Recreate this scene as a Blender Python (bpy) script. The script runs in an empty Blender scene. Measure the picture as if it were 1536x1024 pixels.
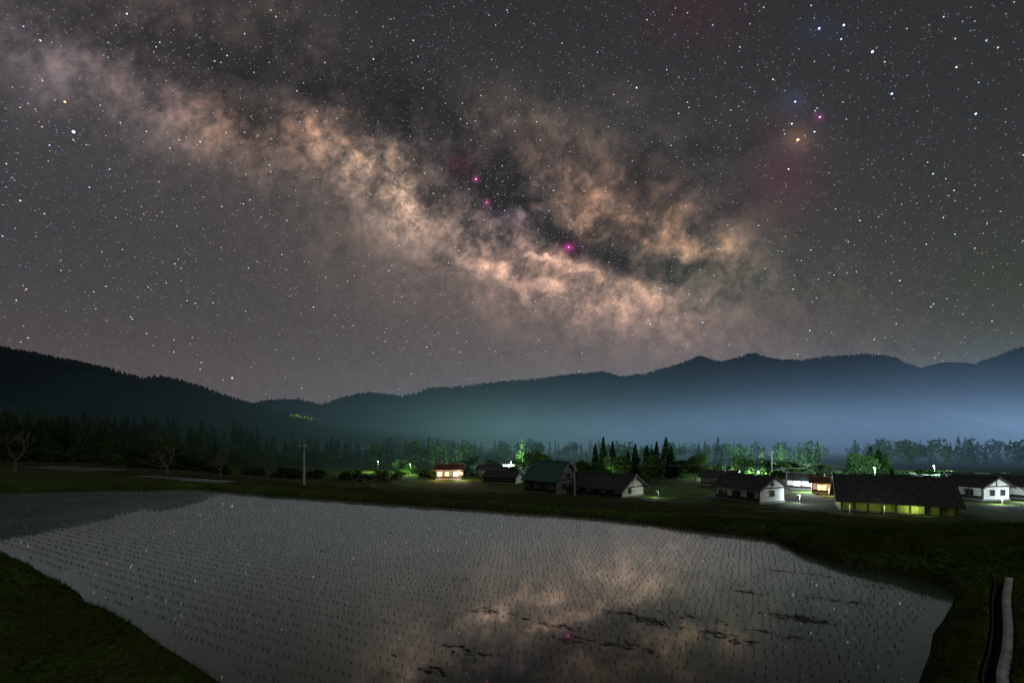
import bpy, math, numpy as np
from math import radians, sin, cos, pi, atan2, tan
rng=np.random.default_rng(7)
F=683.0; CX=768.0; HY=662.0; CAM=3.2
sc=bpy.context.scene
sc.view_settings.view_transform='Standard'
try: sc.view_settings.look='None'
except Exception: pass
sc.view_settings.exposure=0
w=bpy.data.worlds.new("World"); sc.world=w; w.use_nodes=True
w.node_tree.nodes['Background'].inputs[0].default_value=(0.055,0.060,0.066,1)
w.node_tree.nodes['Background'].inputs[1].default_value=1.0

# ---------------------------------------------------------------- helpers
def mesh_obj(name,verts,faces,mats=(),midx=None,parent=None,smooth=False,cols=None):
    me=bpy.data.meshes.new(name)
    verts=np.asarray(verts,dtype=np.float32).reshape(-1,3)
    if isinstance(faces,np.ndarray):
        nf,k=faces.shape
        me.vertices.add(len(verts)); me.vertices.foreach_set('co',verts.ravel())
        me.loops.add(nf*k); me.loops.foreach_set('vertex_index',faces.astype(np.int32).ravel())
        me.polygons.add(nf)
        me.polygons.foreach_set('loop_start',np.arange(0,nf*k,k,dtype=np.int32))
        me.polygons.foreach_set('loop_total',np.full(nf,k,dtype=np.int32))
        if midx is not None: me.polygons.foreach_set('material_index',np.asarray(midx,dtype=np.int32))
        me.update(calc_edges=True); me.validate()
    else:
        me.from_pydata(verts.tolist(),[],faces)
        if midx is not None: me.polygons.foreach_set('material_index',np.asarray(midx,dtype=np.int32))
        me.update()
    for m in mats: me.materials.append(m)
    if smooth: me.polygons.foreach_set('use_smooth',np.ones(len(me.polygons),dtype=bool))
    if cols is not None:
        ca=me.color_attributes.new('Col','FLOAT_COLOR','POINT')
        c=np.ones((len(verts),4),dtype=np.float32); c[:,:3]=cols
        ca.data.foreach_set('color',c.ravel())
    o=bpy.data.objects.new(name,me); sc.collection.objects.link(o)
    if parent: o.parent=parent
    return o
def empty(name,loc=(0,0,0),rz=0):
    o=bpy.data.objects.new(name,None); o.location=loc; o.rotation_euler=(0,0,rz)
    o.empty_display_size=.5; sc.collection.objects.link(o); return o

class MB:
    def __init__(s): s.v=[];s.f=[];s.m=[]
    def quadpts(s,pts,m=0):
        b=len(s.v); s.v+= [tuple(p) for p in pts]; s.f.append(tuple(range(b,b+len(pts)))); s.m.append(m)
    def box(s,c,sz,m=0):
        x,y,z=c; a,b_,h=[q/2 for q in sz]; b=len(s.v)
        for dx in(-a,a):
            for dy in(-b_,b_):
                for dz in(-h,h): s.v.append((x+dx,y+dy,z+dz))
        for f in((0,1,3,2),(4,6,7,5),(0,4,5,1),(2,3,7,6),(0,2,6,4),(1,5,7,3)):
            s.f.append(tuple(b+i for i in f)); s.m.append(m)
    def tube(s,p0,p1,r0,r1,n=6,m=0,cap=True):
        p0=np.array(p0,float);p1=np.array(p1,float);d=p1-p0;L=np.linalg.norm(d)
        if L<1e-6:return
        d/=L; a=np.cross(d,[0,0,1.]); 
        if np.linalg.norm(a)<1e-3:a=np.array([1.,0,0])
        a/=np.linalg.norm(a);c=np.cross(d,a);b=len(s.v)
        for p,r in((p0,r0),(p1,r1)):
            for i in range(n):
                t=2*pi*i/n; s.v.append(tuple(p+r*(a*cos(t)+c*sin(t))))
        for i in range(n):
            j=(i+1)%n; s.f.append((b+i,b+j,b+n+j,b+n+i)); s.m.append(m)
        if cap:
            s.f.append(tuple(b+n+i for i in range(n))); s.m.append(m)
    def prism(s,poly,x0,x1,m=0):   # poly in (y,z), extruded along x
        n=len(poly);b=len(s.v)
        for x in(x0,x1):
            for(y,z)in poly:s.v.append((x,y,z))
        for i in range(n):
            j=(i+1)%n;s.f.append((b+i,b+j,b+n+j,b+n+i));s.m.append(m)
        s.f.append(tuple(b+i for i in range(n))[::-1]);s.m.append(m)
        s.f.append(tuple(b+n+i for i in range(n)));s.m.append(m)
    def obj(s,name,mats,parent=None,smooth=False):
        return mesh_obj(name,s.v,s.f,mats,s.m,parent,smooth)

TAB=rng.random((256,256))
def vn(x,y,s=0):
    xi=np.floor(x).astype(int);yi=np.floor(y).astype(int);fx=x-xi;fy=y-yi
    fx=fx*fx*(3-2*fx);fy=fy*fy*(3-2*fy)
    g=lambda a,b:TAB[(a+s*37)&255,(b+s*91)&255]
    return (g(xi,yi)*(1-fx)+g(xi+1,yi)*fx)*(1-fy)+(g(xi,yi+1)*(1-fx)+g(xi+1,yi+1)*fx)*fy
def fbm(x,y,o=5,s=0,gain=.5):
    t=0;a=1;n=0
    for i in range(o):
        t=t+a*vn(x,y,s+i);n+=a;a*=gain
        x,y=(x*.8-y*.6)*2.03+11.3,(x*.6+y*.8)*2.03+5.1
    return t/n
def sstep(a,b,x):
    t=np.clip((x-a)/(b-a),0,1);return t*t*(3-2*t)
def s2l(c):
    c=np.clip(np.asarray(c,float)/255.,0,None)
    return np.where(c<.04045,c/12.92,((c+.055)/1.055)**2.4)

# ---------------------------------------------------------------- materials
def newmat(name):
    m=bpy.data.materials.new(name);m.use_nodes=True;nt=m.node_tree
    return m,nt,nt.nodes['Principled BSDF'],nt.nodes['Material Output']
def pmat(name,c1,c2=None,scale=3.,rough=.8,bump=0.,bscale=None,metal=0.,detail=4,spec=.3,stretch=None):
    m,nt,p,out=newmat(name);N=nt.nodes;Lk=nt.links
    if c2 is None:c2=tuple(x*.7 for x in c1)
    tc=N.new('ShaderNodeTexCoord');mp=N.new('ShaderNodeMapping');Lk.new(tc.outputs['Object'],mp.inputs[0])
    if stretch:mp.inputs['Scale'].default_value=stretch
    no=N.new('ShaderNodeTexNoise');no.inputs['Scale'].default_value=scale;no.inputs['Detail'].default_value=detail
    Lk.new(mp.outputs[0],no.inputs['Vector'])
    cr=N.new('ShaderNodeValToRGB');cr.color_ramp.elements[0].position=.35;cr.color_ramp.elements[1].position=.65
    cr.color_ramp.elements[0].color=(*c2,1);cr.color_ramp.elements[1].color=(*c1,1)
    Lk.new(no.outputs['Fac'],cr.inputs[0]);Lk.new(cr.outputs[0],p.inputs['Base Color'])
    p.inputs['Roughness'].default_value=rough;p.inputs['Metallic'].default_value=metal
    p.inputs['Specular IOR Level'].default_value=spec
    if bump>0:
        n2=N.new('ShaderNodeTexNoise');n2.inputs['Scale'].default_value=bscale or scale*4;n2.inputs['Detail'].default_value=4
        Lk.new(mp.outputs[0],n2.inputs['Vector'])
        b=N.new('ShaderNodeBump');b.inputs['Strength'].default_value=bump;b.inputs['Distance'].default_value=.1
        Lk.new(n2.outputs['Fac'],b.inputs['Height']);Lk.new(b.outputs[0],p.inputs['Normal'])
    return m
def emat(name,c,s):
    m,nt,p,out=newmat(name);p.inputs['Base Color'].default_value=(*c,1)
    p.inputs['Emission Color'].default_value=(*c,1);p.inputs['Emission Strength'].default_value=s
    try:m.cycles.emission_sampling='NONE'
    except Exception:pass
    return m
def leafmat(name,c1,c2,scale=.5):
    m,nt,p,out=newmat(name);N=nt.nodes;Lk=nt.links
    g=N.new('ShaderNodeNewGeometry');no=N.new('ShaderNodeTexNoise');no.inputs['Scale'].default_value=scale
    Lk.new(g.outputs['Position'],no.inputs['Vector'])
    cr=N.new('ShaderNodeValToRGB');cr.color_ramp.elements[0].position=.35;cr.color_ramp.elements[1].position=.65
    cr.color_ramp.elements[0].color=(*c2,1);cr.color_ramp.elements[1].color=(*c1,1)
    Lk.new(no.outputs['Fac'],cr.inputs[0])
    d=N.new('ShaderNodeBsdfDiffuse');t=N.new('ShaderNodeBsdfTranslucent');mx=N.new('ShaderNodeMixShader');mx.inputs[0].default_value=.35
    Lk.new(cr.outputs[0],d.inputs[0]);Lk.new(cr.outputs[0],t.inputs[0]);Lk.new(d.outputs[0],mx.inputs[1]);Lk.new(t.outputs[0],mx.inputs[2])
    Lk.new(mx.outputs[0],out.inputs['Surface']);return m
M_bark=pmat('bark',(.16,.135,.11),(.09,.075,.06),scale=6,bump=.4)
M_cedar=leafmat('cedar_leaf',(.045,.085,.04),(.022,.045,.022))
M_broad=leafmat('broad_leaf',(.10,.17,.045),(.045,.085,.025))
M_lightleaf=leafmat('young_leaf',(.13,.22,.08),(.06,.12,.045))
M_forest=leafmat('forest_leaf',(.078,.112,.032),(.026,.042,.016),.05)
M_mtn=leafmat('mountain_forest',(.028,.038,.03),(.014,.02,.016),.01)

# ---------------------------------------------------------------- sky
def gau(px,py,cx,cy,sx,sy,ang=0):
    a=radians(ang);dx=px-cx;dy=py-cy
    u=dx*cos(a)+dy*sin(a);v=-dx*sin(a)+dy*cos(a)
    return np.exp(-.5*((u/sx)**2+(v/sy)**2))
def skycol(px,py):
    wx=px+55*(fbm(px/110,py/110,4,3)-.5)+44*(fbm(px/32,py/32,5,8,.62)-.5)
    wy=py+55*(fbm(px/110,py/110,4,13)-.5)+44*(fbm(px/32,py/32,5,18,.62)-.5)
    ys=[-400,0,150,300,450,560,620]
    col=np.stack([np.interp(py,ys,v) for v in([44,48,51,59,72,84,86],[45,49,52,59,69,77,78],[47,51,54,60,70,78,80])],-1)
    r=sstep(1050,1536,px)*sstep(150,560,py)
    col=col+r[...,None]*np.array([-10,-2,-13])
    col=col+(sstep(500,0,px)*sstep(520,200,py))[...,None]*np.array([6,5,7])
    n1=fbm(px/44,py/44,7,21,.66);n2=fbm(px/120+3,py/120,5,31,.55);n3=fbm(px/14,py/14,4,51,.7)
    tex=np.clip((n1*.5+n2*.28+n3*.22-.5)*4.6+.85,.12,1.9)
    tx2=.65+.35*tex
    col=col+(gau(px,py,600,300,470,110,24)*tx2)[...,None]*np.array([31,24,20])
    col=col+(gau(px,py,860,430,230,60,10)*tx2)[...,None]*np.array([26,18,14])
    A=[(70,95,140,50,22,(34,29,30)),(240,150,95,40,25,(36,26,22)),(345,165,52,30,30,(54,34,23)),(455,195,60,34,12,(78,49,33)),
       (558,246,56,40,48,(112,83,61)),(600,300,105,46,30,(54,43,35)),(700,325,80,40,35,(56,39,31)),(790,375,80,40,20,(58,41,34)),
       (890,423,88,30,15,(96,68,51)),(960,462,80,26,20,(36,26,21)),(772,325,32,14,15,(40,33,42)),
       (820,240,85,50,30,(38,26,20)),(900,290,80,44,30,(64,40,25)),(985,335,70,42,30,(54,35,23)),(1045,352,65,38,20,(44,29,21)),
       (1110,375,75,50,10,(22,16,12)),(860,195,140,45,5,(22,17,13)),(250,8,80,30,15,(34,23,18)),(430,55,95,50,60,(24,17,14)),(620,200,90,36,20,(20,14,11)),(130,50,90,35,20,(15,11,10))]
    add=np.zeros(px.shape+(3,))
    for cx,cy,sx,sy,an,c in A: add+=gau(wx,wy,cx,cy,sx,sy,an)[...,None]*np.array(c)
    col=col+add*tex[...,None]
    D=[(280,60,150,30,22,.6),(560,140,170,42,25,.75),(470,130,90,20,20,.4),(700,240,110,24,38,.9),(690,280,50,20,60,.35),(800,318,75,16,30,.9),(900,370,95,13,12,1.),
       (990,398,75,16,5,.6),(960,250,80,14,15,.5),(1000,300,50,10,-35,.6),(870,250,60,12,70,.4),(150,50,60,25,30,.4),(620,200,50,20,70,.45),
       (1090,205,110,9,-10,.4),(1000,228,70,6,15,.45),(960,300,14,60,10,.5),(810,400,70,8,25,.6),(640,310,14,50,-20,.5),(760,300,50,14,0,.5),(380,175,16,40,-30,.5),(500,235,14,34,-20,.4),(300,120,80,12,25,.5),(1060,320,60,9,-20,.5),(910,330,10,40,30,.5)]
    tau=np.zeros(px.shape)
    for cx,cy,sx,sy,an,s in D: tau+=gau(wx,wy,cx,cy,sx,sy,an)*s
    rg=1-np.abs(2*fbm(wx/60,wy/60,6,41,.62)-1)
    tau=tau*np.clip((n2*.4+rg*.6-.3)*2.6,.3,2.1)
    rg2=1-np.abs(2*fbm(wx/28,wy/28,5,91,.62)-1)
    band=gau(px,py,700,280,430,100,22)
    sp=fbm(wx/24,wy/24,5,71,.64)
    tau=tau+(np.clip((rg-.82)*5,0,1)*.5+np.clip((rg2-.86)*5,0,1)*.3+np.clip((sp-.56)*6,0,1)*.35)*band
    k=np.exp(-tau[...,None]*np.array([1.03,1.0,.95]))
    floor=np.array([36,36,38]);col=floor+(col-floor)*k
    for cx,cy,sx,sy,c in[(1080,410,95,38,(-6,3,-1)),(1185,245,38,36,(13,0,4)),(1165,300,50,30,(8,0,2)),(1040,20,60,40,(9,-2,1)),
        (1197,207,16,14,(36,24,12)),(1190,190,50,40,(9,6,6)),(1228,175,6,6,(45,8,34)),(1193,152,14,14,(5,8,20)),(1230,45,22,14,(1,3,14)),
        (853,370,5.,4.,(120,25,80)),(853,372,12,9,(26,0,14)),(714,268,3.6,3.5,(100,30,60)),(730,303,4.,4.5,(80,24,52)),(692,248,16,10,(20,0,7)),(768,325,22,8,(22,14,24))]:
        col=col+gau(px,py,cx,cy,sx,sy)[...,None]*np.array(c)
    col*=(1+.10*(fbm(px/8,py/8,3,55)-.5))[...,None]
    return s2l(col)
az=np.concatenate([np.arange(-104,-56,4),np.arange(-56,56,.15),np.arange(56,104.1,4)])
el=np.concatenate([[-12,-6,-2],np.arange(0,50,.15),np.arange(50,82.1,4)]);el=np.minimum(el,89.9)
AZ,EL=np.meshgrid(np.radians(az),np.radians(el))
R=5200.
V=np.stack([R*np.cos(EL)*np.sin(AZ),R*np.cos(EL)*np.cos(AZ),R*np.sin(EL)],-1)
azc=np.clip(AZ,radians(-68),radians(68))
PX=CX+F*np.tan(azc);PY=HY-F*np.clip(np.tan(EL)/np.cos(azc),-.1,1.5)
def gridfaces(r,c):
    i=np.arange(r-1)[:,None]*c+np.arange(c-1)[None,:]
    return np.stack([i,i+1,i+c+1,i+c],-1).reshape(-1,4)
m,nt,p,out=newmat('night_sky');N=nt.nodes;Lk=nt.links
at=N.new('ShaderNodeAttribute');at.attribute_name='Col'
em=N.new('ShaderNodeEmission');Lk.new(at.outputs['Color'],em.inputs[0])
Lk.new(em.outputs[0],out.inputs['Surface'])
try:m.cycles.emission_sampling='NONE'
except Exception:pass
M_sky=m
C=skycol(PX,PY)
mesh_obj('sky',V.reshape(-1,3),gridfaces(len(el),len(az)),[M_sky],cols=C.reshape(-1,3),smooth=True)
# stars : tiny luminous discs spread on the inside of the dome
m,nt,p,out=newmat('starlight');N=nt.nodes;Lk=nt.links
at=N.new('ShaderNodeAttribute');at.attribute_name='Col';em=N.new('ShaderNodeEmission')
Lk.new(at.outputs['Color'],em.inputs[0]);em.inputs[1].default_value=1.;Lk.new(em.outputs[0],out.inputs['Surface'])
try:m.cycles.emission_sampling='NONE'
except Exception:pass
NS=28000
ax=rng.uniform(-62,62,NS*3);sn=rng.uniform(0,sin(radians(75)),NS*3)
ay=np.arcsin(sn);ax=np.radians(ax)
spx=CX+F*np.tan(ax);spy=HY-F*np.tan(ay)/np.cos(ax)
dens=.42+.75*gau(spx,spy,600,300,420,150,24)+.35*gau(spx,spy,60,150,200,150)+.2*(vn(spx/60,spy/60,5))
dens*=sstep(655,420,spy)*.6+.4
dens*=1-.5*gau(spx,spy,520,130,170,40,22)
keep=rng.random(NS*3)<dens
ax=ax[keep][:NS];ay=ay[keep][:NS];n=len(ax)
mag=rng.pareto(1.8,n)+1
mag=np.minimum(mag,20)
br=.115+.095*(mag-1)**.8
rad=np.clip(.23+.04*mag**.6,.23,.39)/455.
tint=rng.random(n)
cr=np.where(tint[:,None]<.5,np.array([.75,.88,1.25]),np.where(tint[:,None]<.75,np.array([1,1,1.]),np.array([1.15,.86,.62])))
sc_=cr*br[:,None]
BS=[(110,197,1.15,4,'b'),(1197,209,1.2,3,'o'),(1188,185,.9,1.5,'b'),(1229,42,.9,2.2,'b'),(1266,37,.9,2,'b'),(1262,58,.8,1.2,'b'),(1309,77,1.0,3,'b'),
(1230,175,.9,2,'p'),(1222,197,.8,1.2,'w'),(1183,253,.8,1.2,'w'),(1338,140,.9,1.8,'b'),(97,152,.9,1.8,'o'),(1054,483,.9,1.1,'b'),(991,432,.8,1.1,'b'),(348,566,.9,1.2,'w'),
(955,131,.9,1.3,'b'),(1464,170,.9,1.5,'b'),(1193,152,.9,1.6,'b'),(853,370,1.0,1.5,'p'),(730,303,.8,1.1,'p'),(714,268,.9,2,'p'),(300,212,.8,1.1,'b'),(190,20,.8,1.1,'b'),
(1215,495,.8,1,'b'),(1400,260,.8,1,'b'),(560,88,.7,1,'w'),(1110,70,.7,1,'w'),(620,60,.7,1,'w'),(30,300,.7,1,'w'),(262,395,.7,1,'b'),(470,460,.7,1,'w'),(1350,420,.7,1,'w'),(1480,60,.7,1,'b'),
(830,285,.7,1,'w'),(975,485,.8,1,'w'),(640,520,.7,.9,'w'),(1190,433,.7,1,'w'),(430,330,.7,1,'b'),(60,60,.8,1,'w'),(1435,100,.8,1,'w'),(1290,330,.7,1,'w')]
for k in range(26):
    BS.append((rng.uniform(0,1536),rng.uniform(0,560),rng.uniform(.6,.72),rng.uniform(.6,1.0),'bw'[k%2]))
CC={'b':(.65,.8,1.3),'o':(1.3,.7,.35),'p':(1.3,.4,.9),'w':(1,1,1)}
bax=[];bay=[];bra=[];bco=[]
for X,Y,r_,b_,c_ in BS:
    a_=math.atan((X-CX)/F);bax.append(a_);bay.append(math.atan((HY-Y)/F*cos(a_)));bra.append(r_/455*.70);bco.append(np.array(CC[c_])*b_)
ax=np.concatenate([ax,bax]);ay=np.concatenate([ay,bay]);rad=np.concatenate([rad,bra]);sc_=np.concatenate([sc_,np.array(bco)])
Rs=5000.
d=np.stack([np.cos(ay)*np.sin(ax),np.cos(ay)*np.cos(ax),np.sin(ay)],-1)
e1=np.stack([np.cos(ax),-np.sin(ax),0*ax],-1);e2=np.cross(d,e1)
SV=[]
for k in range(6):
    t=2*pi*k/6;SV.append(Rs*(d+rad[:,None]*(e1*cos(t)+e2*sin(t))))
SV=np.stack(SV,1);SF=np.arange(len(ax)*6).reshape(-1,6)
mesh_obj('stars',SV.reshape(-1,3),SF,[m],cols=np.repeat(sc_,6,0))

# weak broad fill sun, added behind the camera to brighten the dark ground
l=bpy.data.lights.new('fill_sun','SUN');l.energy=.27;l.angle=radians(25);l.color=(1,.98,.84)
o=bpy.data.objects.new('fill_sun',l);sc.collection.objects.link(o);o.rotation_euler=(radians(50),0,radians(28));o.location=(0,-20,40)

# ---------------------------------------------------------------- ground
def wp(px,py,z=0.):
    dd=F*(CAM-z)/(py-HY);return ((px-CX)/F*dd,dd)
POLY=np.array([(-40,30.2)]+[wp(*q) for q in[(0,738),(140,735),(300,733),(400,742),(600,755),(900,776),(1150,804),(1185,822),(1250,842),(1330,856),(1400,872),(1434,890),(1428,908),(1400,950),(1378,1024)]]+[(3.2,3.9),(1.5,3.2),(-.5,3.9)]+[wp(330,1024),wp(170,920),wp(0,828)])
_P=[]
for i in range(len(POLY)):
    a=POLY[i];b=POLY[(i+1)%len(POLY)];n_=max(1,int(np.linalg.norm(b-a)/.9))
    for k in range(n_):
        q=a+(b-a)*k/n_
        if k: q=q+rng.normal(0,.05,2)
        _P.append(q)
POLY=np.array(_P)
def sdf(x,y,P):
    x=np.asarray(x,float);y=np.asarray(y,float);sh=x.shape;x=x.ravel();y=y.ravel()
    res=np.full(x.shape,50.0);nr=(x>-55)&(x<25)&(y>-10)&(y<48)
    xx_=x[nr];yy_=y[nr]
    dmin=np.full(xx_.shape,1e9);ins=np.zeros(xx_.shape,bool);n=len(P)
    for i in range(n):
        a=P[i];b=P[(i+1)%n];ex,ey=b-a;t=np.clip(((xx_-a[0])*ex+(yy_-a[1])*ey)/(ex*ex+ey*ey),0,1)
        dmin=np.minimum(dmin,np.hypot(xx_-a[0]-t*ex,yy_-a[1]-t*ey))
        c=((a[1]>yy_)!=(b[1]>yy_));xc=a[0]+(yy_-a[1])/(b[1]-a[1]+1e-12)*ex;ins^=c&(xx_<xc)
    res[nr]=np.where(ins,-dmin,dmin);return res.reshape(sh)
def st(x,y): return .46*x+.888*y,.888*x-.46*y
def pline(x,y,P):
    dmin=np.full(np.shape(x),1e9)
    for a,b in zip(P[:-1],P[1:]):
        ex,ey=b[0]-a[0],b[1]-a[1];t=np.clip(((x-a[0])*ex+(y-a[1])*ey)/(ex*ex+ey*ey),0,1)
        dmin=np.minimum(dmin,np.hypot(x-a[0]-t*ex,y-a[1]-t*ey))
    return dmin
DITCH=[(9.95,9.2),(8.85,8.25),(7.7,7.15),(6.78,6.33),(6.12,5.78),(5.4,5.08),(4.4,4.1)]
DS=np.array(DITCH)
def base_z(x,y):
    x=np.asarray(x,float);y=np.asarray(y,float)
    s,t=st(x,y);q=s-18.9
    m_=.18+.82*sstep(-1.35,-.15,x/(np.maximum(y,0)+12))
    drop=np.interp(q,[0,2,8,18,38,58,72],[0,-.35,-1.5,-2.7,-5.2,-7.4,-8.3])*m_
    rise=.8*np.exp(-(((x-15)/4.)**2+((y-11.0)/3.2)**2)*.7)
    return drop+rise
PATCH=[]
for cpx,cpy,dd,hs,ht in[(1395,782,30,2.6,2.3),(95,710,68,3.4,13),(255,720,52,2.4,10),(600,722,62,1.4,5)]:
    x_,y_=(cpx-CX)/F*dd,dd;s_,t_=st(x_,y_);PATCH.append((s_,t_,hs,ht,float(base_z(x_,y_))+.05))
def gz(x,y,detail=True):
    x=np.asarray(x,float);y=np.asarray(y,float)
    e=sdf(x,y,POLY);s,t=st(x,y)
    bz=base_z(x,y)
    bank=np.interp(e,[-.35,-.05,.0,.22,.45,1.1,2.5,6],[-.3,-.08,-.02,.2,.29,.33,.25,.2])
    z=np.where(e<3,bank+bz*sstep(0,1.2,e),bank+bz)
    z=z+1.0*sstep(3.2,-3,s)*sstep(.5,4,e)
    q=s-18.9;fs=sstep(3,8,q)*sstep(85,60,q)
    z=z+fs*.22*(np.abs(((q/7.5)%1)-.5)<.08)
    pm=np.zeros(x.shape)
    for s_,t_,hs,ht,zz in PATCH:
        k=sstep(1.6,.3,np.maximum(np.abs(s-s_)-hs,0))*sstep(1.6,.3,np.maximum(np.abs(t-t_)-ht,0))
        inn=(np.abs(s-s_)<hs)&(np.abs(t-t_)<ht)
        z=z*(1-k)+(zz+.12)*k;z=np.where(inn,zz-.2,z);pm=np.maximum(pm,k)
    dl=pline(x,y,DITCH);z=z-.5*sstep(.14,.09,dl)
    if detail:
        z=z+(1-pm)*sstep(.0,.5,e)*(.11*(fbm(x*1.1,y*1.1,4,61)-.5)+.3*(fbm(x/7,y/7,3,66)-.5)*sstep(1,5,e))*sstep(.15,.8,dl)
    return z
def axis(segs):
    o=[]
    for a,b,h in segs:o.append(np.arange(a,b,h))
    return np.concatenate(o+[[segs[-1][1]]])
gx=axis([(-6000,-1500,500),(-1500,-300,80),(-300,-120,10),(-120,-44,1.5),(-44,-20,.35),(-20,3,.12),(3,11,.05),(11,18,.12),(18,50,.5),(50,160,1.8),(160,400,12),(400,1600,100),(1600,6000,500)])
gy=axis([(-3000,-200,300),(-200,-20,20),(-20,2,1.5),(2,10.6,.06),(10.6,16,.12),(16,36,.25),(36,80,.6),(80,160,1.6),(160,400,10),(400,1600,80),(1600,6000,500)])
GX,GY=np.meshgrid(gx,gy);GZ=gz(GX,GY)
E=sdf(GX,GY,POLY);S,T=st(GX,GY);q=S-18.9
grass=np.array([.050,.082,.010]);soil=np.array([.050,.036,.024]);lit_mead=np.array([.07,.13,.025]);mud=np.array([.03,.025,.018])
ci=(np.floor(q/7.5).astype(int)%64)*7+np.floor(T/26+.37*np.floor(q/7.5)).astype(int)%101
rc=TAB[(ci*13)%256,(ci*29+5)%256]
fc=np.where((rc<.75)[...,None],soil,np.where((rc<.88)[...,None],grass*.6,grass*.4+soil*.6))
furrow=(.75+.5*(np.sin(q*2*pi/.9)>0))[...,None]
fc=np.where((q<60)[...,None],fc*furrow,fc)
bund=(np.abs(((q/7.5)%1)-.5)<.07)[...,None]
fc=np.where(bund,grass*.7,fc)
far=(sstep(1.6,2.1,q+.5*(vn(GX/2,GY/2,3)-.5)))[...,None]*np.ones(3)
col=grass*(1-far)+fc*far
k=(gau(GX,GY,30,105,15,12)>.5)[...,None];col=np.where(k,lit_mead,col)  # green field patch, lamplight on the grass put into its colour
val=sstep(60,75,q)[...,None];vc=np.where((fbm(GX/18,GY/18,3,77)>.4)[...,None],grass*.8,np.array([.035,.036,.025]));col=np.where(val>.5,np.where(k,lit_mead,vc),col)
# the right-hand slope stays grass
kr=(sstep(9,11,GX)*sstep(20,17,GY))[...,None];col=col*(1-kr)+grass*kr
col=np.where((E<.02)[...,None],mud,col)
col=np.where(((E>=.02)&(E<.16))[...,None],mud*.6+grass*.4,col)
for s_,t_,hs,ht,zz in PATCH:
    k=((np.abs(S-s_)<hs)&(np.abs(T-t_)<ht))[...,None];col=np.where(k,mud,col)
pat=.25+1.5*fbm(GX*.45,GY*.45,5,88,.6)
col=col*pat[...,None]
bare_=sstep(.55,.68,fbm(GX*.6+9,GY*.6,4,98))[...,None]*.6
col=col*(1-bare_)+bare_*np.array([.038,.034,.016])
m,nt,p,out=newmat('ground_cover');N=nt.nodes;Lk=nt.links
at=N.new('ShaderNodeAttribute');at.attribute_name='Col'
g=N.new('ShaderNodeNewGeometry');no=N.new('ShaderNodeTexNoise');no.inputs['Scale'].default_value=9;no.inputs['Detail'].default_value=6
Lk.new(g.outputs['Position'],no.inputs['Vector'])
mr=N.new('ShaderNodeMapRange');mr.inputs['From Min'].default_value=.3;mr.inputs['From Max'].default_value=.7;mr.inputs['To Min'].default_value=.45;mr.inputs['To Max'].default_value=1.5
Lk.new(no.outputs['Fac'],mr.inputs['Value'])
vm=N.new('ShaderNodeVectorMath');vm.operation='SCALE';Lk.new(at.outputs['Color'],vm.inputs[0]);Lk.new(mr.outputs[0],vm.inputs['Scale'])
Lk.new(vm.outputs[0],p.inputs['Base Color']);p.inputs['Roughness'].default_value=.95;p.inputs['Specular IOR Level'].default_value=.1
b=N.new('ShaderNodeBump');b.inputs['Strength'].default_value=.8;b.inputs['Distance'].default_value=.08;Lk.new(no.outputs['Fac'],b.inputs['Height']);Lk.new(b.outputs[0],p.inputs['Normal'])
mesh_obj('ground',np.stack([GX,GY,GZ],-1).reshape(-1,3),gridfaces(len(gy),len(gx)),[m],cols=col.reshape(-1,3),smooth=True)

# water
m,nt,p,out=newmat('paddy_water');N=nt.nodes;Lk=nt.links
lw=N.new('ShaderNodeLayerWeight');lw.inputs['Blend'].default_value=.5
rp=N.new('ShaderNodeValToRGB');el_=rp.color_ramp.elements
el_[0].position=.3;el_[0].color=(.04,)*3+(1,);el_[1].position=1;el_[1].color=(1,1,1,1)
for ps,vl in((.52,.12),(.6,.28),(.7,.56),(.78,.82)):
    q_=el_.new(ps);q_.color=(vl,vl,vl,1)
gl=N.new('ShaderNodeBsdfGlossy');gl.inputs['Roughness'].default_value=.006;gl.inputs['Color'].default_value=(.86,1,.96,1)
gl2=N.new('ShaderNodeBsdfGlossy');gl2.inputs['Roughness'].default_value=.20;gl2.inputs['Color'].default_value=(.80,.94,.92,1)
df=N.new('ShaderNodeBsdfDiffuse');df.inputs['Color'].default_value=(.045,.048,.040,1)
geo=N.new('ShaderNodeNewGeometry');n1=N.new('ShaderNodeTexNoise');n1.inputs['Scale'].default_value=5.;n1.inputs['Detail'].default_value=3
Lk.new(geo.outputs['Position'],n1.inputs['Vector'])
bp=N.new('ShaderNodeBump');bp.inputs['Strength'].default_value=.08;bp.inputs['Distance'].default_value=.004
Lk.new(n1.outputs['Fac'],bp.inputs['Height']);Lk.new(bp.outputs[0],gl.inputs['Normal']);Lk.new(bp.outputs[0],gl2.inputs['Normal'])
mg=N.new('ShaderNodeMixShader')
n3=N.new('ShaderNodeTexNoise');n3.inputs['Scale'].default_value=.35;n3.inputs['Detail'].default_value=4;Lk.new(geo.outputs['Position'],n3.inputs['Vector'])
mrr=N.new('ShaderNodeMapRange');mrr.inputs['From Min'].default_value=.35;mrr.inputs['From Max'].default_value=.65;mrr.inputs['To Min'].default_value=.34;mrr.inputs['To Max'].default_value=.6
Lk.new(n3.outputs['Fac'],mrr.inputs['Value']);Lk.new(mrr.outputs[0],mg.inputs[0]);Lk.new(gl.outputs[0],mg.inputs[1]);Lk.new(gl2.outputs[0],mg.inputs[2])
mx=N.new('ShaderNodeMixShader');Lk.new(lw.outputs['Facing'],rp.inputs[0]);Lk.new(rp.outputs[0],mx.inputs[0])
Lk.new(df.outputs[0],mx.inputs[1]);Lk.new(mg.outputs[0],mx.inputs[2]);Lk.new(mx.outputs[0],out.inputs['Surface'])
M_water=m
mesh_obj('paddy_water',[(a,b_,0) for a,b_ in POLY],[tuple(range(len(POLY)))[::-1]],[M_water])
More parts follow.
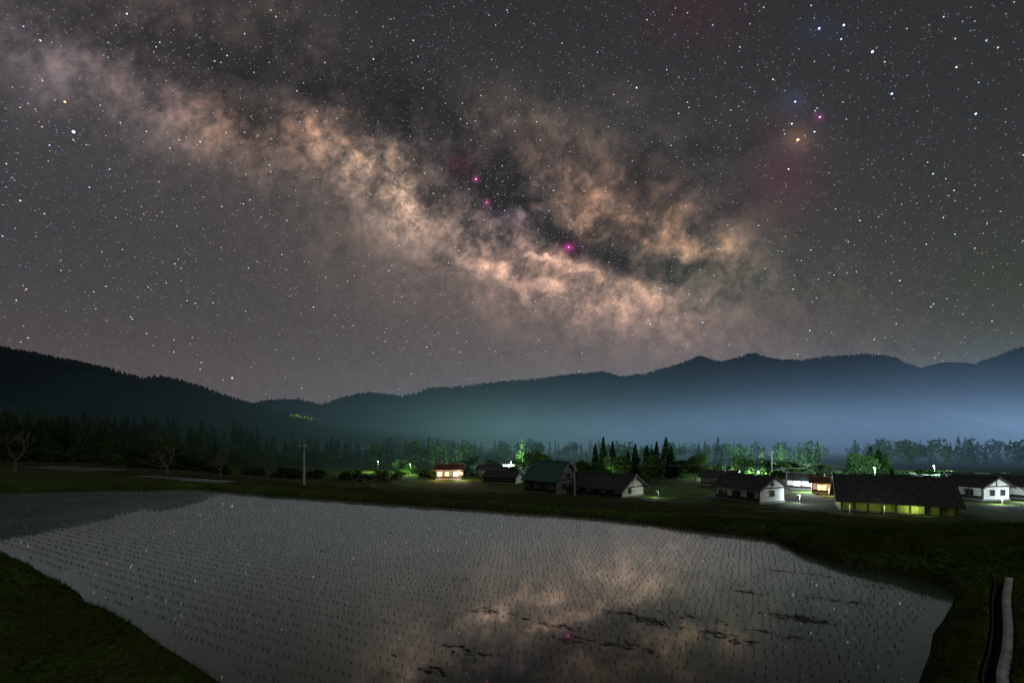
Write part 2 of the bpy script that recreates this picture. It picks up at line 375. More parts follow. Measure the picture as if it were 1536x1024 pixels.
for s_,t_,hs,ht,zz in PATCH:
    pts=[]
    for ds,dt in((-1,-1),(-1,1),(1,1),(1,-1)):
        s__=s_+ds*(hs+.1);t__=t_+dt*(ht+.1);pts.append((.46*s__+.888*t__,.888*s__-.46*t__,zz+.03))
    mesh_obj('flooded_field',pts,[(0,1,2,3)],[M_water])

# rice seedlings
ang_l=atan2(-.46,.888)
ss=np.arange(2,20,.28);tt=np.arange(-52,14,.14)
SS,TT=np.meshgrid(ss,tt);SS=SS.ravel();TT=TT.ravel()
SS=SS+.10*np.sin(TT*.22+1)+rng.normal(0,.012,len(SS));TT=TT+rng.normal(0,.02,len(TT))
X_=.46*SS+.888*TT;Y_=.888*SS-.46*TT
ee=sdf(X_,Y_,POLY);kp=(ee<-.3)&(rng.random(len(X_))>.06)&(vn(X_*.8,Y_*.8,2)>.08);X_=X_[kp];Y_=Y_[kp]
def blades(X,Y,Z,nb,hmin,hmax,wd,lean,rg):
    n=len(X);X=np.repeat(X,nb);Y=np.repeat(Y,nb);Z=np.repeat(Z,nb);n=len(X)
    a=rg.uniform(0,2*pi,n);h=rg.uniform(hmin,hmax,n);l=rg.uniform(.1,1,n)*lean*h
    ox=rg.normal(0,wd*1.5,n);oy=rg.normal(0,wd*1.5,n)
    px_=-np.sin(a)*wd;py_=np.cos(a)*wd
    v=np.stack([np.stack([X+ox-px_,Y+oy-py_,Z],-1),np.stack([X+ox+px_,Y+oy+py_,Z],-1),np.stack([X+ox+np.cos(a)*l+px_*.2,Y+oy+np.sin(a)*l+py_*.2,Z+h],-1)],1)
    return v.reshape(-1,3),np.arange(n*3).reshape(-1,3)
M_rice=leafmat('rice_leaf',(.06,.08,.04),(.035,.05,.026),3)
v,f=blades(X_,Y_,np.full(len(X_),-.01),5,.035,.085,.0042,1.0,rng)
mesh_obj('rice_seedlings',v,f,[M_rice])

# grass on the banks
def scatter(n,x0,x1,y0,y1):
    return rng.uniform(x0,x1,n),rng.uniform(y0,y1,n)
xs=[];ys=[]
a,b_=scatter(42000,4,17,4,18);xs.append(a);ys.append(b_)
a,b_=scatter(24000,-18,0,3.,15);xs.append(a);ys.append(b_)
for i in range(len(POLY)):
    A_=POLY[i];B_=POLY[(i+1)%len(POLY)];L_=np.linalg.norm(B_-A_);n_=int(L_*80)
    t_=rng.random(n_);nx,ny=(B_-A_)[1]/L_,-(B_-A_)[0]/L_;o_=rng.normal(0,.7,n_)
    xs.append(A_[0]+t_*(B_[0]-A_[0])+nx*o_);ys.append(A_[1]+t_*(B_[1]-A_[1])+ny*o_)
xs=np.concatenate(xs);ys=np.concatenate(ys)
e_=sdf(xs,ys,POLY);dl=pline(xs,ys,DITCH)
kp=(e_>.03)&(e_<9)&(dl>.16)&(np.hypot(xs,ys)>2.5)&(vn(xs*1.5,ys*1.5,9)*.6+rng.random(len(xs))*.6>.3);xs=xs[kp];ys=ys[kp]
M_grass=leafmat('grass_blade',(.09,.135,.014),(.035,.065,.008),1.2)
v,f=blades(xs,ys,gz(xs,ys)-.01,4,.03,.12,.007,.9,rng)
mesh_obj('bank_grass',v,f,[M_grass])

# straw / mud debris in the paddy
M_deb=pmat('wet_straw',(.02,.016,.010),scale=20,rough=.9)
mb=MB()
for (qx,qy,Lp,n_) in[(975,932,60,26),(1190,925,60,34),(1120,888,40,14),(1240,898,36,10),(1180,857,40,8),(1225,862,26,6),(1290,855,26,5),(1058,806,18,6),(1090,806,26,8),(740,917,40,10),(825,936,50,10),
      (935,968,60,12),(1070,950,60,14),(1160,950,80,12),(1040,925,60,8),(700,975,50,8),(860,960,50,10),(1290,905,20,5),(590,800,30,4),(485,826,30,4),(1100,960,50,8),(640,1000,60,8),(940,920,60,10),(1215,930,40,14),(1320,880,26,8),(1180,825,20,5),(380,768,20,5),(700,870,30,4)]:
    x_,y_=wp(qx,qy)
    for k in range(n_*2):
        tt_=rng.normal(0,Lp/F*y_*.38);s_=rng.normal(0,.05+.02*n_/14);xx=x_+.888*tt_+.46*s_;yy=y_-.46*tt_+.888*s_
        a=ang_l+rng.normal(0,.25);L_=rng.uniform(.05,.24);w_=rng.uniform(.012,.04);pts=[]
        nn=7
        for j in range(nn):
            th=2*pi*j/nn;r=rng.uniform(.6,1.1);u_=L_*.5*cos(th)*r;v_=w_*.5*sin(th)*r
            pts.append((xx+u_*cos(a)-v_*sin(a),yy+u_*sin(a)+v_*cos(a),.006+.002*rng.random()+.0002*k))
        mb.quadpts(pts)
mb.obj('straw_debris',[M_deb])

# concrete irrigation channel
M_conc=pmat('concrete',(.50,.50,.48),(.34,.34,.32),scale=3,rough=.9,bump=.15,bscale=40)
M_darkc=pmat('dark_concrete',(.03,.03,.028),scale=5,rough=.6)  # near-black tone for the channel inside and left edge
def offs(P,o):
    P=np.asarray(P);T_=np.gradient(P,axis=0);T_/=np.linalg.norm(T_,axis=1)[:,None]
    return P+np.stack([-T_[:,1],T_[:,0]],1)*o
tS=np.linspace(0,len(DS)-1,60);DP=np.stack([np.interp(tS,np.arange(len(DS)),DS[:,i]) for i in(0,1)],1)
for _ in range(6):DP[1:-1]=(DP[:-2]+DP[1:-1]*2+DP[2:])/4
bzv=base_z(DP[:,0],DP[:,1])+np.interp(sdf(DP[:,0],DP[:,1],POLY),[.45,1.1,2.5,6],[.29,.33,.25,.2])-.045
bzv=np.convolve(np.pad(bzv,4,mode='edge'),np.ones(9)/9,'valid')
prof=[(.125,-.2),(.125,.02),(.015,.022),(.01,-.22),(-.08,-.22),(-.09,-.01),(-.11,-.01),(-.11,-.2)]
vv=[]
for o_,h_ in prof:
    Q=offs(DP,o_);vv.append(np.stack([Q[:,0],Q[:,1],bzv+h_],1))
vv=np.stack(vv,0);ff=gridfaces(len(prof),60)
mi=np.repeat([0,0,1,1,1,1,1],59)
mesh_obj('concrete_channel',vv.reshape(-1,3),ff,[M_conc,M_darkc],mi)

# ---------------------------------------------------------------- mountains
def ridge(name,prof,Dfun,front,back,seed,mat,spur=.16,zb=-12,ncol=1100,px0=-1500,px1=3300,cut=0,p_=1.25):
    pr=np.array(prof,float)
    a=np.linspace(math.atan((px0-CX)/F),math.atan((px1-CX)/F),ncol);pxs=CX+F*np.tan(a)
    hy=np.interp(pxs,pr[:,0],pr[:,1])
    t=np.concatenate([np.linspace(0,1,70),np.linspace(1.02,1.6,16)])
    Dr=Dfun(pxs)
    Tt,PXX=np.meshgrid(t,pxs,indexing='ij');DD=np.broadcast_to(Dr,Tt.shape)
    y=DD-front*(1-Tt)*(Tt<=1)+(Tt-1)*(Tt>1)*back
    x=(PXX-CX)/F*y
    H=(HY-hy)/F*Dr+CAM-cut-zb
    h=np.where(Tt<=1,Tt**p_,1-((Tt-1)/.6)**1.3)
    nz=fbm(x/170,y/170,5,seed)-.5;rg=1-np.abs(2*fbm(x/230+7,y/400,4,seed+9)-1)
    env=4*np.clip(Tt,0,1)*(1-np.clip(Tt,0,1))
    z=zb+H*h+H*spur*env*(rg-.6)*2.2+H*.10*env*nz
    z=z+4.5*(fbm(x/14,y/14,3,seed+4)-.5)
    mesh_obj(name,np.stack([x,y,z],-1).reshape(-1,3),gridfaces(len(t),ncol),[mat],smooth=True)
    return x,y,z
P_right=[(-1500,660),(-300,660),(300,640),(400,628),(440,620),(480,606),(520,593),(555,587),(600,593),(625,588),(645,580),(680,580),(720,575),(760,571),(800,568),(850,562),(905,557),(930,564),(950,562),(980,557),(1020,545),(1050,534),(1082,542),(1105,536),(1130,528),(1160,538),(1200,540),(1240,534),(1300,530),(1340,535),(1365,545),(1390,553),(1430,550),(1465,544),(1500,531),(1536,519),(1700,490),(2300,470),(3300,500)]
P_far=[(-1500,640),(340,640),(380,602),(400,598),(440,596),(470,601),(490,610),(560,640),(1300,640),(1385,548),(1415,541),(1450,541),(1475,548),(1560,570),(3300,640)]
P_left=[(-1500,470),(-400,480),(-100,502),(0,516),(60,528),(150,547),(215,564),(240,561),(270,567),(300,577),(350,595),(400,611),(450,622),(500,632),(560,641),(640,652),(720,668),(800,680),(900,690),(3300,690)]
Dr=lambda p:1150+120*np.sin(p/260.)
Dl=lambda p:np.interp(p,[-300,0,500,800],[800,820,760,620])
rr=ridge('mountain_range',P_right,Dr,560,500,5,M_mtn,cut=5,spur=.22)
fr=ridge('distant_hill',P_far,lambda p:1900+0*p,400,500,25,M_mtn,cut=6)
lr=ridge('forested_hill',P_left,Dl,430,350,45,M_mtn,cut=6,p_=1.1)
def hilltrees(name,grid,n,pxlim,tmin,hh,mat,seed):
    rg=np.random.default_rng(seed);x,y,z=grid;R_,C_=x.shape
    i=np.clip((70*(1-(1-tmin)*rg.random(n)**1.6)),0,70).astype(int);j=rg.integers(0,C_,n)
    X=x[i,j]+rg.normal(0,2,n);Y=y[i,j];Z=z[i,j]
    pxx=CX+F*X/Y;kp=(pxx>pxlim[0])&(pxx<pxlim[1]);X,Y,Z=X[kp],Y[kp],Z[kp];n=len(X)
    h=rg.uniform(hh[0],hh[1],n);r=h*rg.uniform(.2,.34,n);k=5;a0=rg.uniform(0,2*pi,n)
    vs=[]
    for tier,(zb_,zt,rs) in enumerate([(0,.62,1.),(.4,1.,.68)]):
        for q_ in range(k):
            t=a0+2*pi*q_/k;rj=r*rs*rg.uniform(.7,1.2,n);vs.append(np.stack([X+np.cos(t)*rj,Y+np.sin(t)*rj,Z+h*(zb_-.1*rg.random(n))],-1))
        vs.append(np.stack([X,Y,Z+h*zt],-1))
    v=np.stack(vs,1);m_=v.shape[1];base=np.arange(n)[:,None]*m_
    tri=[]
    for tr in(0,6):
        for q_ in range(5):tri.append((tr+q_,tr+(q_+1)%5,tr+5))
    f=(base[:,:,None]+np.array(tri)[None]).reshape(-1,3)
    mesh_obj(name,v.reshape(-1,3),f,[mat])
hilltrees('mountain_forest',rr,26000,(380,1750),.35,(4,8),M_mtn,3)
hilltrees('hillside_forest',lr,18000,(-250,760),.1,(4,7.5),M_mtn,4)
hilltrees('distant_forest',fr,3000,(340,560),.5,(8,12),M_mtn,5)

# ---------------------------------------------------------------- trees
def leafquads(C,size,rg,up=0.,el=1.):
    n=len(C);a=rg.normal(size=(n,3));a/=np.linalg.norm(a,axis=1)[:,None];b=rg.normal(size=(n,3));b[:,2]+=up
    b=b-(a*b).sum(1)[:,None]*a;b/=np.linalg.norm(b,axis=1)[:,None]
    s=(size*rg.uniform(.5,1.3,n))[:,None];a=a*s*el;b=b*s
    return np.stack([C-a,C-b*.6,C+a,C+b*.6],1)
def conifer_data(h,w,n,rg,size):
    t=rg.random(n)**1.35
    t=.08+.92*t; tier=np.floor(t*h/.55)
    ph=rg.uniform(0,2*pi,n);lob=.72+.5*TAB[(tier.astype(int)*17)%256,(np.floor(ph/.7).astype(int)*31)%256]
    R_=w*(1-t)**.85*lob+.08;r=R_*np.sqrt(rg.uniform(.15,1,n))
    C=np.stack([r*np.cos(ph),r*np.sin(ph),t*h-.22*r+.0*r],-1)
    return leafquads(C,np.full(n,size)*(.5+.6*(1-t)),rg,0,1.)
def conifer(name,px,d,topy,w,mat=None,n=2600,size=.34):
    x,y=(px-CX)/F*d,d;z=float(gz(x,y));h=CAM+(HY-topy)/F*d-z
    rg=np.random.default_rng(int(px*7+d));r=empty(name,(x,y,z))
    Q=conifer_data(h,w,n,rg,size);mesh_obj('foliage',Q.reshape(-1,3),np.arange(len(Q)*4).reshape(-1,4),[mat or M_cedar],parent=r)
    mb=MB();mb.tube((0,0,-.2),(0,0,h*.95),h*.02+.06,.03,7)
    for k in range(22):
        t=rg.uniform(.1,.85);a=rg.uniform(0,2*pi);l=w*(1-t)*.8;mb.tube((0,0,t*h),(l*cos(a),l*sin(a),t*h-.15*l),.04,.01,4)
    mb.obj('trunk',[M_bark],r);return r
def broad(name,px,d,topy,w,mat=None,n=3200,size=.3,trunk=.22):
    x,y=(px-CX)/F*d,d;z=float(gz(x,y));h=CAM+(HY-topy)/F*d-z
    rg=np.random.default_rng(int(px*5+d));r=empty(name,(x,y,z));mb=MB()
    K=16;cz=h*(trunk+1)/2;rz=h*(1-trunk)/2
    mb.tube((0,0,-.2),(0,0,h*.45),h*.03+.06,h*.02,8)
    P=[]
    for k in range(K):
        v_=rg.normal(size=3);v_/=np.linalg.norm(v_);rr_=rg.uniform(.45,.8);c=np.array([v_[0]*w/2*rr_,v_[1]*w/2*rr_,cz+v_[2]*rz*rr_])
        lr_=rg.uniform(.2,.36)*min(w,2*rz);nn=n//K;dv=rg.normal(size=(nn,3));dv/=np.linalg.norm(dv,axis=1)[:,None]
        P.append(c+dv*lr_*(rg.uniform(.35,1.1,nn)**.6)[:,None]*np.array([1,1,.75]))
        mb.tube((0,0,h*rg.uniform(.2,.42)),c,h*.012+.02,.015,5)
    P=np.concatenate(P);P=P[P[:,2]>h*trunk*.55]
    Q=leafquads(P,np.full(len(P),size),rg);mesh_obj('foliage',Q.reshape(-1,3),np.arange(len(Q)*4).reshape(-1,4),[mat or M_broad],parent=r)
    mb.obj('trunk',[M_bark],r);return r
for px,d,ty,w_ in[(905,142,655,2.4),(893,146,664,1.9),(919,140,661,2.2),(953,138,665,2.3),(970,143,667,2.3),(985,141,662,2.4),(999,139,655,3.1),(1007,137,668,2.3),(942,150,676,1.8),(978,146,672,2.6)]:
    conifer('cedar_tree',px,d,ty,w_,n=2800)
for px,d,ty,w_ in[(1318,150,670,2.8),(1328,146,678,2.2),(1276,152,680,2.0),(1306,155,668,2.8)]: conifer('cedar_tree',px,d,ty,w_,mat=M_lightleaf)
conifer('cedar_tree',1338,105,700,1.2,mat=M_lightleaf,n=1500)
for px,d,ty,w_,mt in[(1043,128,682,10,M_broad),(800,146,675,14,M_broad),(825,150,684,9,M_broad),(704,190,680,9,M_broad),(738,178,689,7,M_broad),(930,132,679,7,M_broad),(980,128,683,6.5,M_broad),(1018,134,690,6,M_broad),
     (1110,150,684,10,M_lightleaf),(1150,158,688,11,M_lightleaf),(1185,150,690,9,M_lightleaf),(1230,150,697,9,M_lightleaf),(1085,138,694,7,M_broad),(1292,140,681,10,M_lightleaf),(1130,135,698,8,M_lightleaf),(870,150,690,7,M_broad),
     (1165,125,705,6,M_broad),(1528,118,708,6,M_lightleaf),(1350,140,706,6,M_lightleaf),(1208,135,704,6,M_lightleaf),(850,138,694,6,M_broad),(1258,132,706,5,M_lightleaf),(616,165,694,5,M_lightleaf),(600,175,688,5,M_lightleaf),(1390,150,704,8,M_lightleaf),(1420,155,706,7,M_lightleaf)]:
    broad('broadleaf_tree',px,d,ty,w_,mt,trunk=.12)
def forest(name,items,mat,seed,nq=420,size=.55):
    rg=np.random.default_rng(seed);tmpl=[conifer_data(1*14.,2.6,nq,np.random.default_rng(seed+i),size)/14. for i in range(4)]
    tb=[]
    for i in range(3):
        r2=np.random.default_rng(seed+50+i);K=9;P=[]
        for k in range(K):
            v_=r2.normal(size=3);v_/=np.linalg.norm(v_);c=np.array([v_[0]*.3,v_[1]*.3,.55+v_[2]*.26]);dv=r2.normal(size=(nq//K,3));dv/=np.linalg.norm(dv,axis=1)[:,None];P.append(c+dv*.2)
        tb.append(leafquads(np.concatenate(P),np.full(K*(nq//K),size/11.),r2))
    V_=[]
    for x,y,z,h,w_,kind in items:
        t=(tmpl if kind==0 else tb)[rg.integers(0,4 if kind==0 else 3)];a=rg.uniform(0,2*pi);c,s=cos(a),sin(a);q_=t.reshape(-1,3)
        V_.append(np.stack([(q_[:,0]*c-q_[:,1]*s)*w_+x,(q_[:,0]*s+q_[:,1]*c)*w_+y,q_[:,2]*h+z],-1))
    V_=np.concatenate(V_);return mesh_obj(name,V_,np.arange(len(V_)).reshape(-1,4),[mat])
items=[]
TP=[(-400,600),(0,612),(60,618),(130,622),(200,630),(260,626),(330,634),(400,642),(470,655),(520,660),(570,668),(620,674),(660,682)]
for k in range(760):
    px=rng.uniform(-330,640);row=rng.random()
    d=np.interp(px,[-300,0,300,640],[95,112,150,205])+row*60
    ty=np.interp(px,[p[0] for p in TP],[p[1] for p in TP])+(1-row)*38+rng.normal(0,5)
    x,y=(px-CX)/F*d,d;z=float(base_z(x,y))
    h=CAM+(HY-ty)/F*d-z
    kind=0 if rng.random()<.7 or row>.6 else 1
    if kind==1:h*=.8
    if h<3:continue
    items.append((x,y,z-.2,h,h*rng.uniform(.9,1.25) if kind==0 else h*.95,kind))
forest('cedar_forest',items,M_forest,11)
items=[]
for k in range(380):
    px=rng.uniform(560,1900);d=rng.uniform(200,400);x,y=(px-CX)/F*d,d
    if vn(np.array([px/60.]),np.array([d/80.]),4)[0]<.3:continue
    h=rng.uniform(6,12)*(1+.3*vn(np.array([px/90.]),np.array([0.]),7)[0]);items.append((x,y,-8.5,h,h*rng.uniform(.7,1.1),int(rng.random()<.35)))
forest('valley_trees',items,M_broad,31,nq=240,size=.8)
items=[]
for k in range(160):
    px=rng.uniform(-100,900);d=np.interp(px,[0,300,640,900],[96,110,150,170])+rng.uniform(-12,10);x,y=(px-CX)/F*d,d
    h=rng.uniform(1.2,3.4);items.append((x,y,float(base_z(x,y))-.2,h,h*1.5,1))
forest('shrubs',items,M_forest,41,nq=160,size=1.2)
def bare(name,px,d,topy,seed,spread=.5):
    x,y=(px-CX)/F*d,d;z=float(gz(x,y));h=CAM+(HY-topy)/F*d-z;rg=np.random.default_rng(seed);mb=MB()
    def rec(p,dr,L,r,k):
        q_=p+dr*L;mb.tube(p,q_,r,r*.7,5,cap=False)
        if k==0:return
        for i in range(rg.integers(2,4)):
            nd=dr+rg.normal(0,spread,3);nd[2]+=.25;nd/=np.linalg.norm(nd);rec(q_,nd,L*rg.uniform(.66,.88),r*.64,k-1)
    rec(np.array([0,0,-.2]),np.array([0.05,0,1.]),h*.27,h*.026,5)
    r=empty(name,(x,y,z));mb.obj('branches',[M_bark],r)
bare('bare_tree',22,46,634,1,.5);bare('bare_tree',250,62,658,2);bare('bare_tree',330,70,670,3);bare('bare_tree',400,78,682,5);bare('bare_tree',1536+20,60,690,8)
bare('bare_tree',-40,50,640,9)

# ---------------------------------------------------------------- buildings
M_white=pmat('white_plaster',(.70,.70,.68),(.56,.56,.54),scale=2,rough=.85,bump=.1)
M_grey=pmat('weathered_wall',(.20,.20,.19),(.13,.13,.12),scale=2,bump=.1)
M_yel=pmat('painted_board',(.42,.47,.14),(.3,.34,.09),scale=3,stretch=(4,4,.5))
M_wood=pmat('dark_timber',(.05,.035,.025),scale=5,bump=.2)
M_roofd=pmat('roof_dark',(.06,.06,.066),(.035,.035,.04),scale=1.2,rough=.5,bump=.15)
M_roofg=pmat('roof_green',(.05,.14,.13),(.035,.10,.09),scale=2,rough=.45,bump=.1)
M_roofb=pmat('roof_brown',(.16,.08,.05),(.1,.055,.035),scale=2,rough=.6)
M_glass=pmat('window_glass',(.02,.025,.03),scale=1,rough=.08,spec=.6)
M_litw=emat('window_warm',(1,.62,.25),2.6);M_litc=emat('window_cool',(.75,1,.9),2.2);M_found=pmat('foundation',(.2,.2,.19),scale=4)
def house(name,px,d,L,W_,wh,rh,a,wall,roof,oh=.6,front=(),gable=(),seams=.5,timber=True,two=False,zoff=0,posts=0):
    x,y=(px-CX)/F*d,d;z=float(gz(x,y,False))+.05+zoff;azm=atan2(x,y)
    r=empty(name,(x,y,z),-(azm+radians(a)))
    h2=W_/2;mb=MB();mb.prism([(-h2,.3),(h2,.3),(h2,wh),(0,wh+rh),(-h2,wh)],-L/2,L/2);mb.obj('walls',[wall],r)
    mb=MB();mb.box((0,0,-.35),(L+.12,W_+.12,1.3));mb.obj('foundation',[M_found],r)
    sl=rh/h2;th=.14;e=h2+oh;ez=wh-oh*sl
    mb=MB()
    for sg in(-1,1):
        poly=[(sg*e,ez+.04),(0,wh+rh+.04),(0,wh+rh+.04+th),(sg*e,ez+.04+th)]
        if sg>0:poly=poly[::-1]
        mb.prism(poly,-L/2-oh,L/2+oh)
        n_=int((L+2*oh)/seams)
        for k in range(n_+1):
            xx=-L/2-oh+.03+k*(L+2*oh-.06)/n_
            mb.prism([(sg*e,ez+.05+th),(0,wh+rh+.05+th),(0,wh+rh+.1+th),(sg*e,ez+.1+th)][::-sg if sg>0 else 1],xx-.03,xx+.03)
    mb.box((0,0,wh+rh+.2+th),(L+2*oh+.1,.4,.14));mb.obj('roof',[roof],r)
    mb=MB()
    for sx in(-1,1):
        for sg in(-1,1):
            poly=[(sg*(e+.02),ez-.16),(0,wh+rh-.16),(0,wh+rh+.03),(sg*(e+.02),ez+.03)]
            mb.prism(poly if sg<0 else poly[::-1],sx*(L/2+oh-.06)-.04,sx*(L/2+oh-.06)+.04)
    if timber:
        for sx in(-1,1):
            X=sx*(L/2+.03)
            mb.box((X,0,wh),(.06,W_-.1,.18));mb.box((X,0,wh+rh*.4),(.06,.16,rh*.75))
            for k in range(-1,2):
                if k: mb.box((X,k*(h2-.1),wh/2+.15),(.06,.16,wh-.35))
        n_=max(2,int(L/2.2))
        for k in range(n_+1):
            mb.box((-L/2+.08+k*(L-.16)/n_,-h2-.03,wh/2+.15),(.14,.06,wh-.35))
        mb.box((0,-h2-.025,.62),(L-.3,.05,.6))
    if posts:
        for k in range(posts+1):mb.box((-L/2+.1+k*(L-.2)/posts,-h2-.12,wh/2),(.18,.2,wh))
    mb.obj('timber_trim',[M_wood],r)
    def window(cx,cz,ww,hh,lit,side):
        g=MB();fr_=MB()
        def B(M_,a_,b_,sa,sb,dep,th_):
            if side=='f':M_.box((cx+a_,-h2-dep,cz+b_),(sa,th_,sb))
            else:M_.box((L/2+dep,cx+a_,cz+b_),(th_,sa,sb))
        B(g,0,0,ww,hh,.03,.04)
        for s_ in(-1,1):
            B(fr_,s_*ww/2,0,.07,hh+.14,.06,.1);B(fr_,0,s_*(hh/2+.035),ww-.07,.07,.06,.1)
        B(fr_,0,0,.05,hh-.07,.06,.07)
        g.obj('window',[{0:M_glass,1:M_litw,2:M_litc}[lit]],r);fr_.obj('window_frame',[M_grey],r)
    for w_ in front:window(*w_,'f')
    for w_ in gable:window(*w_,'g')
    return r
house('lit_house',675,139,7.6,6,2.9,1.3,10,M_grey,M_roofb,front=[(-2.6,1.5,1.3,1.2,1),(-.4,1.6,1.2,1.1,1),(2.2,1.5,1.4,1.2,1)],gable=[(0,1.6,1.4,1.1,1)])
house('green_roof_house',828,103,9.5,8.2,3.0,3.6,42,M_grey,M_roofg,front=[(-2.5,1.6,1.4,1.2,0),(1,1.6,1.4,1.2,0)],gable=[(-1.5,1.6,1.3,1.2,0),(1.6,1.6,1.3,1.2,0),(0,3.9,1.1,.8,0)])
house('farmhouse',912,97,12,8.5,2.0,2.3,34,M_white,M_roofd,oh=.9,front=[(-3.5,1.1,1.8,1.2,0),(0,1.1,1.8,1.2,0),(3.4,1.1,1.8,1.2,0)],gable=[(-1.2,1.3,1.0,1,0)])
house('white_farmhouse',1124,88,9.5,7,2.7,2.0,38,M_white,M_roofd,oh=.8,front=[(-3.2,1.4,1.6,1.1,0),(0,1.4,1.8,1.1,0),(3,1.4,1.4,1.1,0)],gable=[(0,1.7,1.1,1.,0),(0,3.4,.8,.5,0)])
house('barn',1335,75,14.0,9.4,2.0,3.5,-9,M_yel,M_roofd,oh=.8,posts=8,timber=False,seams=.45)
house('white_house',1464,90,6.8,6.2,2.7,1.7,36,M_white,M_roofd,front=[(-2,1.5,1.4,1.1,0),(1.2,1.5,1.4,1.1,0)],gable=[(-1,1.5,1.,1,0),(1.4,1.5,1,1,0)])
house('white_house',1526,91,6.5,5.8,2.7,1.6,20,M_white,M_roofd,front=[(-1,1.5,1.4,1.1,0)],gable=[(0,1.6,1.2,1,0)])
house('village_house',1500,108,7.5,6,2.0,1.3,10,M_grey,M_roofd)
house('village_house',1447,118,6.5,5,1.9,1.2,-20,M_white,M_roofd)
house('village_house',1208,108,6.5,5,2.3,1.2,15,M_white,M_roofd,front=[(-1,1.4,1.4,1,2)])
house('village_house',1233,100,3.6,4,2.4,.9,0,M_white,M_roofb,front=[(0,1.3,1.6,1.1,1)])
house('village_house',755,125,9,6,1.8,1.2,20,M_grey,M_roofd)
house('village_house',1080,118,8,6,2.2,1.4,10,M_grey,M_roofd)
house('village_house',735,150,7,6,2.2,1.4,-10,M_grey,M_roofd)
M_mist_wall=pmat('old_board',(.06,.065,.06),scale=2)
house('distant_house',550,330,12,9,3.2,2.4,12,M_mist_wall,M_roofd,zoff=6.5)
house('distant_house',582,335,7,7,3.2,2.2,20,M_mist_wall,M_roofd,zoff=6)

# ---------------------------------------------------------------- poles / lamps
M_pole=pmat('pole_concrete',(.5,.5,.48),scale=5,rough=.8);M_metal=pmat('galvanised',(.35,.36,.37),scale=8,rough=.45,metal=.6);M_ins=pmat('insulator',(.7,.7,.68),rough=.3)
def upole(px,d,topy,arms=2,trans=False):
    x,y=(px-CX)/F*d,d;z=float(gz(x,y,False));h=CAM+(HY-topy)/F*d-z;r=empty('utility_pole',(x,y,z),-.4)
    mb=MB();mb.tube((0,0,-.5),(0,0,h),.15,.09,10);mb.obj('pole',[M_pole],r)
    mb=MB();ins=MB()
    for k in range(arms):
        zz=h-.35-k*.8;mb.box((0,-.16,zz),(1.3,.08,.08))
        for q_ in(-.55,-.25,.25,.55):ins.tube((q_,-.16,zz+.05),(q_,-.16,zz+.25),.05,.035,6)
    mb.obj('crossarms',[M_metal],r);ins.obj('insulators',[M_ins],r)
    if trans:
        mb=MB();mb.tube((0,-.45,h-2.6),(0,-.45,h-1.7),.25,.25,10);mb.obj('transformer',[M_metal],r)
    return (x,y,z+h-.3)
pA=upole(456,56,666,1);pB=upole(1220,104,698,2,True);pC=upole(1088,112,692,1);pD=upole(862,94,690,1);pE=upole(1508,112,708,2);upole(1158,140,676,1);upole(1180,98,706,1)
mb=MB()
def wire(a,b,off):
    a=np.array(a)+[off,0,0];b=np.array(b)+[off,0,0];pr=a
    for k in range(1,13):
        t=k/12;p_=a*(1-t)+b*t;p_[2]-=3.2*t*(1-t);mb.tube(pr,p_,.018,.018,4,cap=False);pr=p_
for o_ in(-.55,.25,.55):
    wire(pB,pC,o_);wire(pB,pE,o_);wire(pC,pD,o_)
mb.obj('power_lines',[M_metal])
def lamp(px,py,d,color,power,size=.22,name='street_lamp',pole=True):
    x,y=(px-CX)/F*d,d;g_=float(gz(x,y,False));z=CAM+(HY-py)/F*d;z=max(z,g_+1.0)
    r=empty(name,(x,y,g_));h=z-g_;mb=MB()
    mb.tube((.5,0,-.3),(.5,0,h+.35),.05,.035,8);mb.tube((.5,0,h+.3),(0,0,h+.42),.035,.03,6);mb.box((0,0,h+.45),(.5,.3,.08));mb.obj('lamp_post',[M_metal],r)
    l=bpy.data.lights.new('lamp_light','POINT');l.energy=power;l.color=color;l.shadow_soft_size=size
    o=bpy.data.objects.new('lamp_light',l);sc.collection.objects.link(o);o.parent=r;o.location=(0,0,h)
cool=(.8,.95,1);grn=(.7,1,.75);warm=(1,.62,.3);cyan=(.6,1,.85)
lamp(1214,724,101,cool,3500);lamp(1478,718,100,cool,6500,.42);lamp(1510,716,132,cyan,10000,.35)
lamp(1196,744,84,cool,600,.08);lamp(1424,764,70,(.75,1,.35),110,.06)  # first post is added to brighten the white farmhouse gable
lamp(656,712,133,warm,900,.25);lamp(690,710,133,(1,.85,.6),1800,.35)
lamp(614,698,155,(.55,1,.3),3500,.15);lamp(765,694,220,cyan,75000,.2);lamp(1135,708,128,grn,10000,.12)
lamp(1310,703,122,cyan,17000,.1);lamp(984,742,92,(.9,1,.8),150,.05)  # second post is added to brighten the farmhouse gable
lamp(1270,764,69,(.8,1,.35),80,.03,'barn_fill_lamp');lamp(1322,764,69,(.8,1,.35),80,.03,'barn_fill_lamp');lamp(1372,764,69,(.8,1,.35),80,.03,'barn_fill_lamp')  # low lamps added in front of the barn to light its wall
lamp(1500,758,82,cool,700,.08);lamp(1240,735,95,warm,450,.15)
lamp(1400,700,160,cyan,30000,.15);lamp(1070,712,140,grn,5500,.1);lamp(1536,750,84,cool,700,.08);lamp(840,712,127,grn,3000,.08)
lamp(565,692,165,(.6,1,.6),6000,.05);lamp(905,712,127,grn,1400,.08);lamp(1180,700,230,cyan,75000,.15)  # first post is added to brighten the trees at the forest edge
x,y=(447-CX)/F*725,725
l=bpy.data.lights.new('flood_light','SPOT');l.energy=420000;l.color=(.6,1,.08);l.shadow_soft_size=.5;l.spot_size=radians(85);l.spot_blend=.7
